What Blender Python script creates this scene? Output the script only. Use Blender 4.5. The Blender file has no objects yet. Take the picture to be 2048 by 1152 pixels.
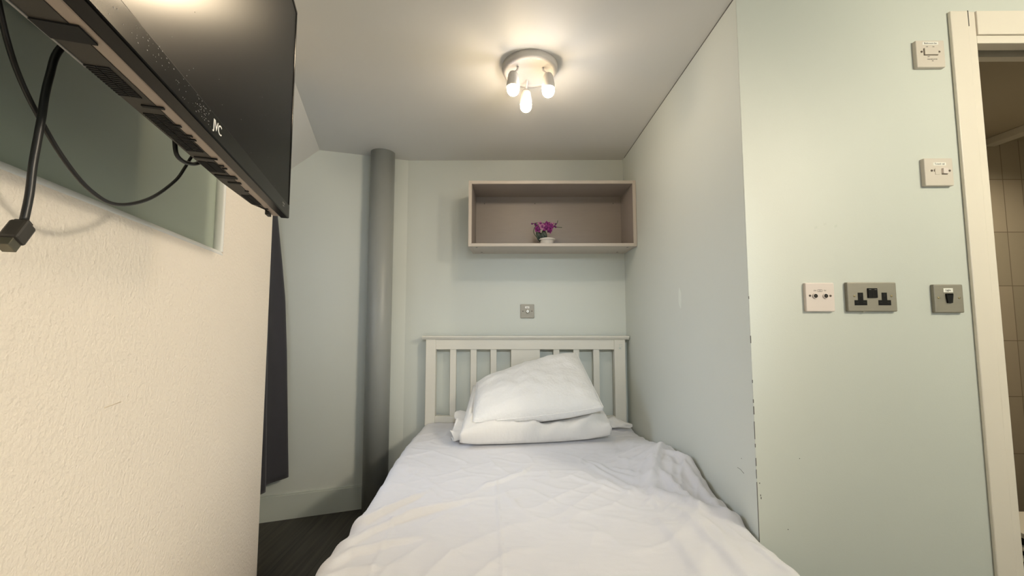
import bpy, bmesh, math, random
import numpy as np
from mathutils import Vector, Matrix, noise
from mathutils.bvhtree import BVHTree

random.seed(7)
scene = bpy.context.scene
COL = scene.collection
PI = math.pi
ANG = math.radians(18.52)          # the window side of the room is turned by this against the alcove
CEIL = 2.1218
DOORY = 1.186                      # front of the door wall
BACKY = 2.5                        # back wall of the alcove
ALC = 0.694                        # right side wall of the alcove

# ------------------------------------------------------------------ materials
def new_mat(name):
    m = bpy.data.materials.new(name); m.use_nodes = True
    nt = m.node_tree
    return m, nt, nt.nodes['Principled BSDF']

def mat(name, col, rough=.5, metal=0., spec=.5, noise_amt=0., noise_scale=8., bump=0., bump_scale=200., bump_dist=.001, stretch=(1, 1, 1), sheen=0., coat=0., detail=4.):
    m, nt, b = new_mat(name)
    b.inputs['Base Color'].default_value = (*col, 1)
    b.inputs['Roughness'].default_value = rough
    b.inputs['Metallic'].default_value = metal
    b.inputs['Specular IOR Level'].default_value = spec
    if sheen: b.inputs['Sheen Weight'].default_value = sheen
    if coat: b.inputs['Coat Weight'].default_value = coat
    tc = nt.nodes.new('ShaderNodeTexCoord')
    mp = nt.nodes.new('ShaderNodeMapping'); mp.inputs['Scale'].default_value = stretch
    nt.links.new(tc.outputs['Object'], mp.inputs['Vector'])
    if noise_amt:
        n = nt.nodes.new('ShaderNodeTexNoise'); n.inputs['Scale'].default_value = noise_scale; n.inputs['Detail'].default_value = 3
        nt.links.new(mp.outputs['Vector'], n.inputs['Vector'])
        r = nt.nodes.new('ShaderNodeMapRange'); r.inputs['To Min'].default_value = 1 - noise_amt; r.inputs['To Max'].default_value = 1 + noise_amt
        nt.links.new(n.outputs['Fac'], r.inputs['Value'])
        mx = nt.nodes.new('ShaderNodeMix'); mx.data_type = 'RGBA'; mx.blend_type = 'MULTIPLY'; mx.inputs[0].default_value = 1
        mx.inputs[6].default_value = (*col, 1)
        nt.links.new(r.outputs['Result'], mx.inputs[7]); nt.links.new(mx.outputs[2], b.inputs['Base Color'])
    if bump:
        n2 = nt.nodes.new('ShaderNodeTexNoise'); n2.inputs['Scale'].default_value = bump_scale; n2.inputs['Detail'].default_value = detail
        nt.links.new(mp.outputs['Vector'], n2.inputs['Vector'])
        bp = nt.nodes.new('ShaderNodeBump'); bp.inputs['Strength'].default_value = bump; bp.inputs['Distance'].default_value = bump_dist
        nt.links.new(n2.outputs['Fac'], bp.inputs['Height']); nt.links.new(bp.outputs['Normal'], b.inputs['Normal'])
    return m

def emit_mat(name, col, strength):
    m, nt, b = new_mat(name)
    b.inputs['Base Color'].default_value = (.9, .9, .9, 1)
    b.inputs['Emission Color'].default_value = (*col, 1)
    b.inputs['Emission Strength'].default_value = strength
    return m

M = {}
M['mint'] = mat('mint_paint', (.615, .645, .60), .55, noise_amt=.02, noise_scale=3, bump=.25, bump_scale=260, bump_dist=.0006)
M['ceil'] = mat('ceiling_paint', (.68, .67, .64), .6, noise_amt=.02, noise_scale=2, bump=.2, bump_scale=240, bump_dist=.0005)
M['plaster'] = mat('cream_plaster', (.91, .83, .73), .6, noise_amt=.025, noise_scale=4, bump=.8, bump_scale=130, bump_dist=.0045, detail=5)
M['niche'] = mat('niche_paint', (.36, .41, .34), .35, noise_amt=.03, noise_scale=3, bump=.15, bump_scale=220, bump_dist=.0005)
M['trimwhite'] = mat('gloss_trim_paint', (.80, .74, .65), .35, noise_amt=.02, noise_scale=6)
M['trimsmooth'] = mat('smooth_white_paint', (.80, .80, .78), .5)
M['skirt'] = mat('skirting_paint', (.56, .60, .55), .4, noise_amt=.02, noise_scale=5)
M['pipe'] = mat('grey_pipe_paint', (.31, .325, .31), .38, noise_amt=.04, noise_scale=6, bump=.1, bump_scale=120, bump_dist=.0005)
M['bedwhite'] = mat('ivory_painted_wood', (.70, .68, .61), .38, noise_amt=.02, noise_scale=9, stretch=(1, 1, 8))
M['linen'] = mat('white_linen', (.70, .70, .735), .85, sheen=.2, noise_amt=.015, noise_scale=12, bump=.35, bump_scale=60, bump_dist=.0012, stretch=(2.2, 9, 9), detail=6)
M['pillow'] = mat('white_pillow_cotton', (.80, .79, .77), .88, sheen=.2, bump=.7, bump_scale=70, bump_dist=.005, detail=6)
M['pillowcase'] = mat('smooth_pillowcase', (.76, .74, .71), .85, sheen=.2, bump=.5, bump_scale=24, bump_dist=.006, stretch=(1.6, 1, .8))
M['mattress'] = mat('mattress_ticking', (.75, .74, .72), .9, bump=.2, bump_scale=60)
M['laminate'] = mat('grey_beige_laminate', (.31, .27, .24), .45, noise_amt=.05, noise_scale=14, stretch=(1, 4, 6))
M['edgeband'] = mat('pale_edge_banding', (.50, .45, .395), .45)
M['cam'] = mat('grey_cam_cap', (.12, .115, .11), .5)
M['nickel'] = mat('brushed_nickel', (.30, .28, .235), .5, metal=.5, noise_amt=.06, noise_scale=25, stretch=(1, 1, 6), bump=.1, bump_scale=300, bump_dist=.0003)
M['steel'] = mat('screw_steel', (.55, .53, .48), .3, metal=.9)
M['brass'] = mat('brass_screw', (.50, .42, .26), .3, metal=.9)
M['blackplastic'] = mat('black_plastic', (.006, .006, .006), .5, spec=.18)
M['whiteplastic'] = mat('white_plastic', (.74, .66, .62), .35)
M['warmplastic'] = mat('aged_white_plastic', (.66, .60, .53), .35)
M['label'] = mat('paper_label', (.86, .85, .80), .5)
M['ink'] = mat('black_ink', (.03, .03, .03), .6)
M['greyink'] = mat('grey_ink', (.22, .20, .19), .6)
M['hole'] = mat('dark_recess', (.006, .006, .006), .8)
M['screwdark'] = mat('dark_brown_screw', (.14, .11, .09), .4, metal=.5)  # dark brown metal for screws, pins and narrow gaps
M['screen'] = mat('matte_lcd_panel', (.004, .004, .0045), .27, spec=.06)
M['gloss'] = mat('piano_black_plastic', (.005, .005, .005), .18, spec=.07)
M['chassis'] = mat('dark_grey_tv_case', (.060, .055, .047), .55, spec=.2, noise_amt=.08, noise_scale=20)
M['silver'] = mat('bronze_grey_tv_band', (.36, .29, .235), .4)
M['logo'] = mat('silver_logo', (.85, .84, .82), .35)
M['dust'] = mat('grey_dust', (.33, .32, .31), .9)
M['cable'] = mat('black_cable_rubber', (.012, .012, .012), .4)
M['plugmetal'] = mat('dull_plug_metal', (.17, .16, .12), .4, metal=.8)
M['plugbody'] = mat('dark_plug_moulding', (.035, .031, .026), .45)
M['curtain'] = mat('navy_blackout_cloth', (.030, .029, .036), .8, sheen=.25, bump=.3, bump_scale=400, bump_dist=.0006)
M['fixture'] = mat('white_enamel', (.58, .55, .52), .5, spec=.2)
M['pot'] = mat('white_pot_glaze', (.74, .72, .68), .35)
M['stem'] = mat('dark_stem_green', (.035, .06, .03), .6)
M['leaf'] = mat('dark_leaf_green', (.008, .022, .012), .5)
M['petal'] = mat('magenta_petal', (.22, .025, .17), .6, noise_amt=.35, noise_scale=90)
M['petalpale'] = mat('pink_white_petal', (.42, .17, .31), .6, noise_amt=.3, noise_scale=90)
M['petalcore'] = mat('deep_purple_petal', (.13, .005, .12), .6)
M['scuff'] = mat('grey_scuff', (.11, .11, .10), .8)
M['paleScuff'] = mat('pale_filler_patch', (.70, .74, .69), .7)
M['bathwhite'] = mat('white_sanitary', (.72, .66, .57), .3)
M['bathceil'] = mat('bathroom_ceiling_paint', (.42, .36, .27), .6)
M['rust'] = mat('brown_smudge', (.72, .62, .50), .7)

def floor_material():
    m, nt, b = new_mat('dark_wood_planks')
    tc = nt.nodes.new('ShaderNodeTexCoord'); mp = nt.nodes.new('ShaderNodeMapping')
    mp.inputs['Rotation'].default_value = (0, 0, PI / 2)
    nt.links.new(tc.outputs['Object'], mp.inputs['Vector'])
    br = nt.nodes.new('ShaderNodeTexBrick'); br.inputs['Scale'].default_value = 1
    br.inputs['Brick Width'].default_value = 1.2; br.inputs['Row Height'].default_value = .18; br.inputs['Mortar Size'].default_value = .0015
    br.inputs['Color1'].default_value = (.030, .026, .020, 1); br.inputs['Color2'].default_value = (.048, .042, .033, 1); br.inputs['Mortar'].default_value = (.008, .007, .006, 1)
    nt.links.new(mp.outputs['Vector'], br.inputs['Vector'])
    mp2 = nt.nodes.new('ShaderNodeMapping'); mp2.inputs['Scale'].default_value = (28, 1.4, 1)
    nt.links.new(tc.outputs['Object'], mp2.inputs['Vector'])
    n = nt.nodes.new('ShaderNodeTexNoise'); n.inputs['Scale'].default_value = 2; n.inputs['Detail'].default_value = 6
    nt.links.new(mp2.outputs['Vector'], n.inputs['Vector'])
    r = nt.nodes.new('ShaderNodeMapRange'); r.inputs['From Min'].default_value = .3; r.inputs['From Max'].default_value = .7; r.inputs['To Min'].default_value = .5; r.inputs['To Max'].default_value = 1.6
    nt.links.new(n.outputs['Fac'], r.inputs['Value'])
    mx = nt.nodes.new('ShaderNodeMix'); mx.data_type = 'RGBA'; mx.blend_type = 'MULTIPLY'; mx.inputs[0].default_value = 1
    nt.links.new(br.outputs['Color'], mx.inputs[6]); nt.links.new(r.outputs['Result'], mx.inputs[7])
    nt.links.new(mx.outputs[2], b.inputs['Base Color']); b.inputs['Roughness'].default_value = .45
    return m
M['floor'] = floor_material()

def tile_material():
    m, nt, b = new_mat('beige_wall_tiles')
    tc = nt.nodes.new('ShaderNodeTexCoord'); sp = nt.nodes.new('ShaderNodeSeparateXYZ'); cb = nt.nodes.new('ShaderNodeCombineXYZ')
    ad = nt.nodes.new('ShaderNodeMath'); ad.operation = 'ADD'; ad.inputs[1].default_value = .205
    nt.links.new(tc.outputs['Object'], sp.inputs[0]); nt.links.new(sp.outputs[0], cb.inputs[0]); nt.links.new(sp.outputs[2], ad.inputs[0]); nt.links.new(ad.outputs[0], cb.inputs[1])
    br = nt.nodes.new('ShaderNodeTexBrick'); br.offset = 0; br.inputs['Scale'].default_value = 1
    br.inputs['Brick Width'].default_value = .105; br.inputs['Row Height'].default_value = .2985; br.inputs['Mortar Size'].default_value = .0022
    br.inputs['Color1'].default_value = (.50, .42, .33, 1); br.inputs['Color2'].default_value = (.42, .36, .28, 1); br.inputs['Mortar'].default_value = (.24, .19, .14, 1)
    nt.links.new(cb.outputs[0], br.inputs['Vector']); nt.links.new(br.outputs['Color'], b.inputs['Base Color'])
    b.inputs['Roughness'].default_value = .3
    return m
M['tile'] = tile_material()

def glass_material():
    m, nt, b = new_mat('window_glass')
    b.inputs['Base Color'].default_value = (1, 1, 1, 1); b.inputs['Roughness'].default_value = 0; b.inputs['Transmission Weight'].default_value = 1; b.inputs['IOR'].default_value = 1.45
    return m
M['glass'] = glass_material()

# ------------------------------------------------------------------ mesh building
class MB:
    def __init__(self): self.bm = bmesh.new()
    def box(self, x0, x1, y0, y1, z0, z1, bevel=0., seg=2, mtx=None):
        r = bmesh.ops.create_cube(self.bm, size=1)
        vs = r['verts']
        for v in vs:
            v.co = Vector(((x0 + x1) / 2 + v.co.x * (x1 - x0), (y0 + y1) / 2 + v.co.y * (y1 - y0), (z0 + z1) / 2 + v.co.z * (z1 - z0)))
        if bevel:
            es = list({e for v in vs for e in v.link_edges})
            rr = bmesh.ops.bevel(self.bm, geom=es, offset=bevel, segments=seg, profile=.5, affect='EDGES')
            vs = rr['verts'] if mtx is not None else vs
        if mtx is not None: bmesh.ops.transform(self.bm, matrix=mtx, verts=[v for v in vs if v.is_valid])
        return self
    def lathe(self, prof, seg=32, centre=(0, 0, 0), axis='Z', caps=True):
        rings = []
        for r, h in prof:
            ring = []
            for k in range(seg):
                a = 2 * PI * k / seg
                p = (r * math.cos(a), r * math.sin(a), h)
                if axis == 'Y': p = (p[0], -p[2], p[1])      # axis points to -Y
                elif axis == 'X': p = (p[2], p[0], p[1])
                ring.append(self.bm.verts.new(Vector(p) + Vector(centre)))
            rings.append(ring)
        for a, b in zip(rings, rings[1:]):
            for k in range(seg):
                f = self.bm.faces.new((a[k], a[(k + 1) % seg], b[(k + 1) % seg], b[k])); f.smooth = True
        if caps:
            self.bm.faces.new(list(reversed(rings[0]))); self.bm.faces.new(rings[-1])
        return self
    def tube(self, pts, r, seg=10, caps=True, smooth_n=0):
        pts = [Vector(p) for p in pts]
        if smooth_n: pts = catmull(pts, smooth_n)
        rad = r if isinstance(r, (list, tuple)) else [r] * len(pts)
        prev = None; n = None
        for i, p in enumerate(pts):
            t = (pts[min(i + 1, len(pts) - 1)] - pts[max(i - 1, 0)]).normalized()
            if n is None:
                n = t.orthogonal().normalized()
            else:
                n = (n - t * n.dot(t)).normalized()
            b = t.cross(n)
            ring = [self.bm.verts.new(p + (n * math.cos(2 * PI * k / seg) + b * math.sin(2 * PI * k / seg)) * rad[i]) for k in range(seg)]
            if prev:
                for k in range(seg):
                    f = self.bm.faces.new((prev[k], prev[(k + 1) % seg], ring[(k + 1) % seg], ring[k])); f.smooth = True
            elif caps: self.bm.faces.new(list(reversed(ring)))
            prev = ring
        if caps: self.bm.faces.new(prev)
        return self
    def sphere(self, c, r, seg=20, scale=(1, 1, 1)):
        rr = bmesh.ops.create_uvsphere(self.bm, u_segments=seg, v_segments=seg // 2 + 2, radius=r)
        for v in rr['verts']: v.co = Vector((v.co.x * scale[0], v.co.y * scale[1], v.co.z * scale[2])) + Vector(c)
        for v in rr['verts']:
            for f in v.link_faces: f.smooth = True
        return self
    def prism(self, poly, axis, d0, d1):
        """poly: 2D outline; axis 'X','Y','Z' is the extrusion direction."""
        def P(a, b, d): return {'X': (d, a, b), 'Y': (a, d, b), 'Z': (a, b, d)}[axis]
        v0 = [self.bm.verts.new(P(a, b, d0)) for a, b in poly]; v1 = [self.bm.verts.new(P(a, b, d1)) for a, b in poly]
        n = len(poly)
        self.bm.faces.new(v0); self.bm.faces.new(list(reversed(v1)))
        for k in range(n): self.bm.faces.new((v0[k], v1[k], v1[(k + 1) % n], v0[(k + 1) % n]))
        return self
    def grid(self, P, smooth=True, wrap=False):
        R = len(P); C = len(P[0])
        V = [[self.bm.verts.new(P[i][j]) for j in range(C)] for i in range(R)]
        for i in range(R - 1):
            for j in range(C if wrap else C - 1):
                f = self.bm.faces.new((V[i][j], V[i][(j + 1) % C], V[i + 1][(j + 1) % C], V[i + 1][j])); f.smooth = smooth
        return V
    def build(self, name, material, parent=None, recalc=True):
        if recalc: bmesh.ops.recalc_face_normals(self.bm, faces=self.bm.faces)
        me = bpy.data.meshes.new(name); self.bm.to_mesh(me); self.bm.free()
        o = bpy.data.objects.new(name, me); COL.objects.link(o)
        me.materials.append(material)
        if parent is not None: o.parent = parent
        return o

def catmull(p, n):
    out = []
    q = [p[0] * 2 - p[1]] + list(p) + [p[-1] * 2 - p[-2]]
    for i in range(1, len(q) - 2):
        for k in range(n):
            t = k / n
            out.append(.5 * ((2 * q[i]) + (q[i + 1] - q[i - 1]) * t + (2 * q[i - 1] - 5 * q[i] + 4 * q[i + 1] - q[i + 2]) * t * t + (3 * q[i] - q[i - 1] - 3 * q[i + 1] + q[i + 2]) * t ** 3))
    out.append(q[-2])
    return out

def thing(name, label, cat, loc=(0, 0, 0), rotz=0., group=None):
    o = bpy.data.objects.new(name, None); COL.objects.link(o)
    o.empty_display_size = .05
    o.location = loc; o.rotation_euler = (0, 0, rotz)
    return tag(o, label, cat, group)
def tag(o, label, cat, group=None):
    o['label'] = label; o['category'] = cat
    if group: o['group'] = group
    return o
def struct(o):
    o['kind'] = 'structure'
    return o
def turned(o):
    o.rotation_euler = (0, 0, ANG)      # x = away from the window wall, y = along it
    return o
def text_mesh(name, body, size, material, parent, place, depth=.0003, spacing=1.):
    cu = bpy.data.curves.new('t', 'FONT'); cu.body = body; cu.size = size; cu.extrude = depth; cu.align_x = 'CENTER'; cu.align_y = 'CENTER'; cu.space_character = spacing
    t = bpy.data.objects.new('t', cu); COL.objects.link(t)
    bpy.context.view_layer.update()
    me = bpy.data.meshes.new_from_object(t.evaluated_get(bpy.context.evaluated_depsgraph_get()))
    bpy.data.objects.remove(t); bpy.data.curves.remove(cu)
    for v in me.vertices: v.co = Vector(place(v.co.x, v.co.y, v.co.z))
    me.name = name; me.materials.clear(); me.materials.append(material)
    o = bpy.data.objects.new(name, me); COL.objects.link(o); o.parent = parent
    return o

# ------------------------------------------------------------------ the room
struct(MB().box(-2.2, 3.4, -2.6, 2.8, -.1, 0).build('floor', M['floor']))

# ceiling: flat part and the slope down to the window wall, one skin
m = MB()
def ceil_pt(s, z): return (s, z)
outline = [(-.372, CEIL), (4.2, CEIL), (4.2, CEIL + .12), (-.40, CEIL + .12), (-.74, 1.90), (-.74, CEIL - (.74 - .372) * .924)]
m.prism(outline, 'Y', -3.2, 3.4)
struct(turned(m.build('ceiling', M['ceil'])))

wall_back = struct(MB().box(-.75, ALC + .1, BACKY, BACKY + .1, 0, CEIL).build('wall_back', M['mint']))
struct(turned(MB().box(-.74, .149, 2.587, 2.687, 0, CEIL).build('wall_back_left', M['mint'])))
wall_alcove = struct(MB().box(ALC, ALC + .1, DOORY + .002, BACKY, 0, CEIL).build('wall_alcove', M['mint']))

# door wall with the bathroom doorway (opening from x 1.4255, head at 1.96)
OPX, OPZ = 1.4255, 1.958
m = MB()
m.box(ALC + .0005, OPX - .005, DOORY, DOORY + .11, 0, CEIL).box(OPX - .005, 2.25, DOORY, DOORY + .11, OPZ + .06, CEIL).box(2.25, 3.2, DOORY, DOORY + .11, 0, CEIL)
wall_door = struct(m.build('wall_door', M['mint']))

# door lining: architrave, stops, track cavity
d = bpy.data.objects.new('door_1', None); COL.objects.link(d); struct(d)
m = MB()
m.box(1.3455, 1.4005, DOORY - .010, DOORY - .0005, 0, 2.0605, .003)
m.box(1.3985, OPX, DOORY - .006, DOORY + .11, 0, 2.0605, .002)
m.build('architrave', M['trimwhite'], d)
m = MB()
m.box(OPX + .0005, 2.31, DOORY - .010, DOORY - .0005, 1.984, 2.0600, .002)
m.build('head_architrave', M['trimwhite'], d)
MB().box(OPX + .0005, 2.2, DOORY - .005, DOORY + .030, OPZ, 1.983, .002).build('head_stop', M['trimwhite'], d)
MB().box(OPX + .0005, 2.2, DOORY + .100, DOORY + .125, 1.984, 2.024).build('track_cover', M['trimwhite'], d)
MB().box(OPX + .0005, 2.2, DOORY + .031, DOORY + .099, 2.010, 2.017).build('track_cavity_dark', M['hole'], d)  # black slab standing in for the shade inside the track cavity
MB().box(2.2, 2.25, DOORY - .012, DOORY + .11, 0, 1.981, .002).build('jamb', M['trimwhite'], d)
MB().box(1.3990, 1.4006, DOORY - .0105, DOORY - .0060, 2.010, 2.0603).build('joint_gap', M['scuff'], d)

# window side: partition in front, window wall behind it
SP = -.42
P_END = 1.797
NZ, NT = 1.3005, 1.290       # lower edge and far edge of the niche
m2 = MB()
# facing board around the niche: below it and beyond it
m2.box(SP - .023, SP, -2.0, P_END, 0, NZ - .014).box(SP - .023, SP, NT + .006, P_END, NZ - .0140001, CEIL - .04)
wall_part = struct(turned(m2.build('wall_left', M['plaster'])))
# smooth rounded edge strips along the niche
m = MB()
prof = [(SP - .023, NZ - .0141)] + [(SP - .014 + .014 * math.cos(a) , NZ - .014 + .014 * math.sin(a)) for a in [PI / 2 * k / 6 for k in range(7)]] + [(SP - .023, NZ)]
P2 = [[(x, -2.0, z) for x, z in prof], [(x, NT + .006, z) for x, z in prof]]
m.grid(P2, wrap=True)
prof = [(SP - .023, NT + .0061)] + [(SP - .006 + .006 * math.cos(a), NT + .006 - .006 * math.sin(a)) for a in [PI / 2 * k / 5 for k in range(6)]] + [(SP - .023, NT)]
P2 = [[(x, y, NZ - .004) for x, y in prof], [(x, y, CEIL - .04) for x, y in prof]]
m.grid(P2, wrap=True)
m.build('niche_edge_strip', M['trimsmooth'], wall_part)
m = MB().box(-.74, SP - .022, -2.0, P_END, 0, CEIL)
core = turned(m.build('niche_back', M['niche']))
core.rotation_euler = (0, 0, 0); core.parent = wall_part
# end face of the partition in plaster
o = MB().box(-.7395, SP - .004, P_END - .002, P_END + .003, 0, 1.86).build('end_face', M['plaster'], wall_part)

WT0, WT1, WZ0, WZ1 = 1.86, 2.32, .95, 1.72
m = MB()
m.box(-.74, -.64, P_END + .003, WT0, 0, 1.88).box(-.74, -.64, WT1, 2.588, 0, 1.88).box(-.74, -.64, WT0, WT1, 0, WZ0).box(-.74, -.64, WT0, WT1, WZ1, 1.88)
struct(turned(m.build('wall_window', M['mint'])))
w = struct(turned(MB().box(-.72, -.66, WT0, WT0 + .04, WZ0, WZ1).box(-.72, -.66, WT1 - .04, WT1, WZ0, WZ1).box(-.72, -.66, WT0 + .04, WT1 - .04, WZ0, WZ0 + .04).box(-.72, -.66, WT0 + .04, WT1 - .04, WZ1 - .04, WZ1).build('window_1', M['trimwhite'])))
MB().box(-.695, -.685, WT0 + .04, WT1 - .04, WZ0 + .04, WZ1 - .04).build('window_pane', M['glass'], w)

# unseen rest of the room
RW = (.15, 1.45, .85, 1.95)
struct(turned(MB().box(SP, RW[0], -2.1, -2.0, 0, CEIL).box(RW[1], 4.2, -2.1, -2.0, 0, CEIL).box(RW[0], RW[1], -2.1, -2.0, 0, RW[2]).box(RW[0], RW[1], -2.1, -2.0, RW[3], CEIL).build('wall_rear', M['mint'])))
w = struct(turned(MB().box(RW[0], RW[0] + .05, -2.08, -2.02, RW[2], RW[3]).box(RW[1] - .05, RW[1], -2.08, -2.02, RW[2], RW[3]).box(RW[0] + .05, RW[1] - .05, -2.08, -2.02, RW[2], RW[2] + .05).box(RW[0] + .05, RW[1] - .05, -2.08, -2.02, RW[3] - .05, RW[3]).build('added_rear_window', M['trimwhite'])))  # window added to the unseen rear wall, for soft frontal fill
MB().box(RW[0] + .05, RW[1] - .05, -2.055, -2.045, RW[2] + .05, RW[3] - .05).build('window_pane', M['glass'], w)
struct(MB().box(2.6, 2.7, -2.6, DOORY - .001, 0, CEIL).build('wall_right', M['mint']))

# bathroom beyond the doorway
wall_bath = struct(MB().box(ALC + .1, 3.3, 2.2, 2.3, 0, CEIL).build('wall_bathroom', M['tile']))
struct(MB().box(3.2, 3.3, DOORY, 2.2, 0, CEIL).build('wall_bathroom_right', M['tile']))
struct(MB().box(ALC + .1001, ALC + .12, DOORY + .11, 2.2, 0, CEIL).build('wall_bathroom_left', M['tile']))
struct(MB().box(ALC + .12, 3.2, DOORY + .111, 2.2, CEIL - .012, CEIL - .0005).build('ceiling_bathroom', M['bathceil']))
struct(MB().box(2.635, 2.70, DOORY + .15, 2.2, 2.072, CEIL - .012, .003).build('trim_1', M['bathwhite']))

# skirting on the angled wall
m = MB().box(-.64, .05, 2.572, 2.587, 0, .128).box(-.64, .05, 2.576, 2.587, .128, .136)
struct(turned(m.build('baseboard_left', M['skirt'])))

# hairline joints and marks on the walls (children of the wall they are on)
MB().box(ALC - .0012, ALC + .001, 1.19, 2.46, CEIL - .0035, CEIL).build('joint_crack', M['scuff'], wall_alcove)
m = MB()
for z0, z1, wd in ((1.170, 1.178, .0018), (1.040, 1.062, .0026), (.925, .934, .002), (.868, .878, .0022), (.835, .858, .003), (.765, .815, .0016), (.742, .752, .002), (.690, .712, .0022), (.655, .680, .0012), (.48, .645, .0016)):
    m.box(ALC - .0006, ALC + wd * .55, DOORY - .0005, DOORY + .001, z0, z1)
m.box(.7002, .7032, DOORY - .0005, DOORY + .001, .641, .6435).box(.7020, .7040, DOORY - .0005, DOORY + .001, .606, .611).box(.7032, .7052, DOORY - .0005, DOORY + .001, .598, .604)
m.box(.8182, .8202, DOORY - .0005, DOORY + .001, .710, .712).box(.7755, .7775, DOORY - .0005, DOORY + .001, .514, .5165)
m.build('paint_chips', M['scuff'], wall_door)
m = MB()
for (x, z, rx, rz) in ((.9036, 1.3841, .004, .0055), (.931, 1.3947, .0035, .0045), (.9635, 1.3886, .004, .006)):
    for k in range(3):
        a0 = .6 * k; m.box(x - rx + .003 * k, x - rx + .003 * k + .0012, DOORY - .0003, DOORY + .001, z - rz * (1 - .3 * k), z + rz * (.4 + .2 * k))
m.build('pencil_smudges', M['skirt'], wall_door)
m = MB().tube([(ALC, 1.285, .6500), (ALC, 1.268, .6500), (ALC, 1.2500, .6450)], .0007, 6).box(ALC - .0004, ALC + .001, 1.2595, 1.2615, .684, .6865)
m.build('scratch', M['scuff'], wall_alcove)
m = MB().lathe([(.0135, 0), (.0135, .0006)], 24, (0, 0, 0), 'X')
for v in m.bm.verts: v.co = Vector((ALC - .0006 + v.co.x, 1.677 + v.co.y * 1.1, 1.195 + v.co.z * 3.1 + .006 * math.sin(v.co.y * 300)))
m.build('filler_patch', M['paleScuff'], wall_alcove)
m = MB().tube([(SP, .829, .9702), (SP, .845, .9705), (SP, .872, .9712)], .0009, 6)
m.build('scratch', M['rust'], wall_part)

# ------------------------------------------------------------------ soil pipe in the corner
t = thing('soil_pipe', 'fat grey floor-to-ceiling pipe boxed into the corner left of the bed', 'pipe', (-.8065, 2.384, 0))
MB().lathe([(.0712, 0), (.0712, CEIL)], 48).build('pipe_body', M['pipe'], t)

# ------------------------------------------------------------------ bed
t = thing('bed', 'ivory painted wooden bed with slatted headboard against the back wall', 'bed', (0, 0, 0))
FY, BY = 2.430, 2.468
for x0, x1 in ((-.535, -.4745), (.6005, .667)):
    MB().box(x0, x1, FY - .004, BY + .004, 0, .982, .003).build('post', M['bedwhite'], t)
MB().box(-.4745, .6005, FY, BY, .922, .982, .002).build('top_rail', M['bedwhite'], t)
m = MB().prism([(FY - .016, 1.0035), (FY - .016, .996), (FY - .006, .9825), (BY + .006, .9825), (BY + .012, .996), (BY + .012, 1.0035)], 'X', -.5565, .6895)
m.build('cap_moulding', M['bedwhite'], t)
MB().box(-.4745, .6005, FY, BY, .470, .5265, .002).build('lower_rail', M['bedwhite'], t)
for x0, x1 in ((-.389, -.3526), (-.265, -.2288), (-.1445, -.1081), (.2355, .2716), (.3559, .392), (.4762, .5123)):
    MB().box(x0, x1, FY + .006, BY - .006, .5265, .922, .0015).build('slat', M['bedwhite'], t)
MB().box(-.0207, .1541, FY + .006, BY - .006, .5265, .922, .0015).build('centre_panel', M['bedwhite'], t)
for x0, x1 in ((-.496, -.474), (.630, .650)):
    MB().box(x0, x1, .44, FY, .14, .244, .003).build('side_rail', M['bedwhite'], t)
MB().box(-.500, .650, .41, .44, .14, .34, .003).build('foot_rail', M['bedwhite'], t)
for x0, x1 in ((-.505, -.450), (.600, .655)):
    MB().box(x0, x1, .405, .46, 0, .14, .003).build('leg', M['bedwhite'], t)
MB().box(-.474, .630, .44, FY, .225, .245).build('slat_base', M['bedwhite'], t)
m = MB().box(.628, .650, FY - .0046, FY - .004, .950, .953).box(.628, .6415, FY - .0046, FY - .004, .925, .935).box(.632, .634, FY - .0046, FY - .004, .928, .950).box(.640, .652, FY - .0046, FY - .004, .938, .941)
m.build('paint_chip', M['skirt'], t)

o = MB().box(-.486, .636, .45, 2.422, .2455, .466, .03, 4).build('mattress', M['mattress'])
tag(o, 'pale mattress lying on the bed frame, hidden beneath the duvet', 'mattress')

# duvet ------------------------------------------------------------
def interp(tab, v): 
    xs = [a for a, b in tab]; ys = [b for a, b in tab]
    return float(np.interp(v, xs, ys))
XL = [(.40, -.525), (1.05, -.510), (1.18, -.502), (1.33, -.505), (1.53, -.517), (1.84, -.543), (2.09, -.552), (2.43, -.545)]
ZR = [(.4, .49), (1.18, .497), (1.24, .505), (1.29, .503), (1.37, .500), (1.43, .512), (1.52, .545), (1.61, .562), (1.78, .555), (1.93, .525), (2.07, .492), (2.2, .476), (2.3, .468), (2.43, .474)]
def poly_dist(X, Y, pts):
    D = np.full(X.shape, 1e9); S = np.zeros(X.shape); n = len(pts) - 1; Tt = np.zeros(X.shape)
    for i in range(n):
        ax, ay = pts[i]; bx, by = pts[i + 1]
        dx, dy = bx - ax, by - ay; L2 = dx * dx + dy * dy
        tt = np.clip(((X - ax) * dx + (Y - ay) * dy) / L2, 0, 1)
        d = np.hypot(X - ax - tt * dx, Y - ay - tt * dy)
        side = np.sign(dx * (Y - ay) - dy * (X - ax))
        better = d < D
        D = np.where(better, d, D); S = np.where(better, side, S); Tt = np.where(better, (i + tt) / n, Tt)
    return D, S, Tt
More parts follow.
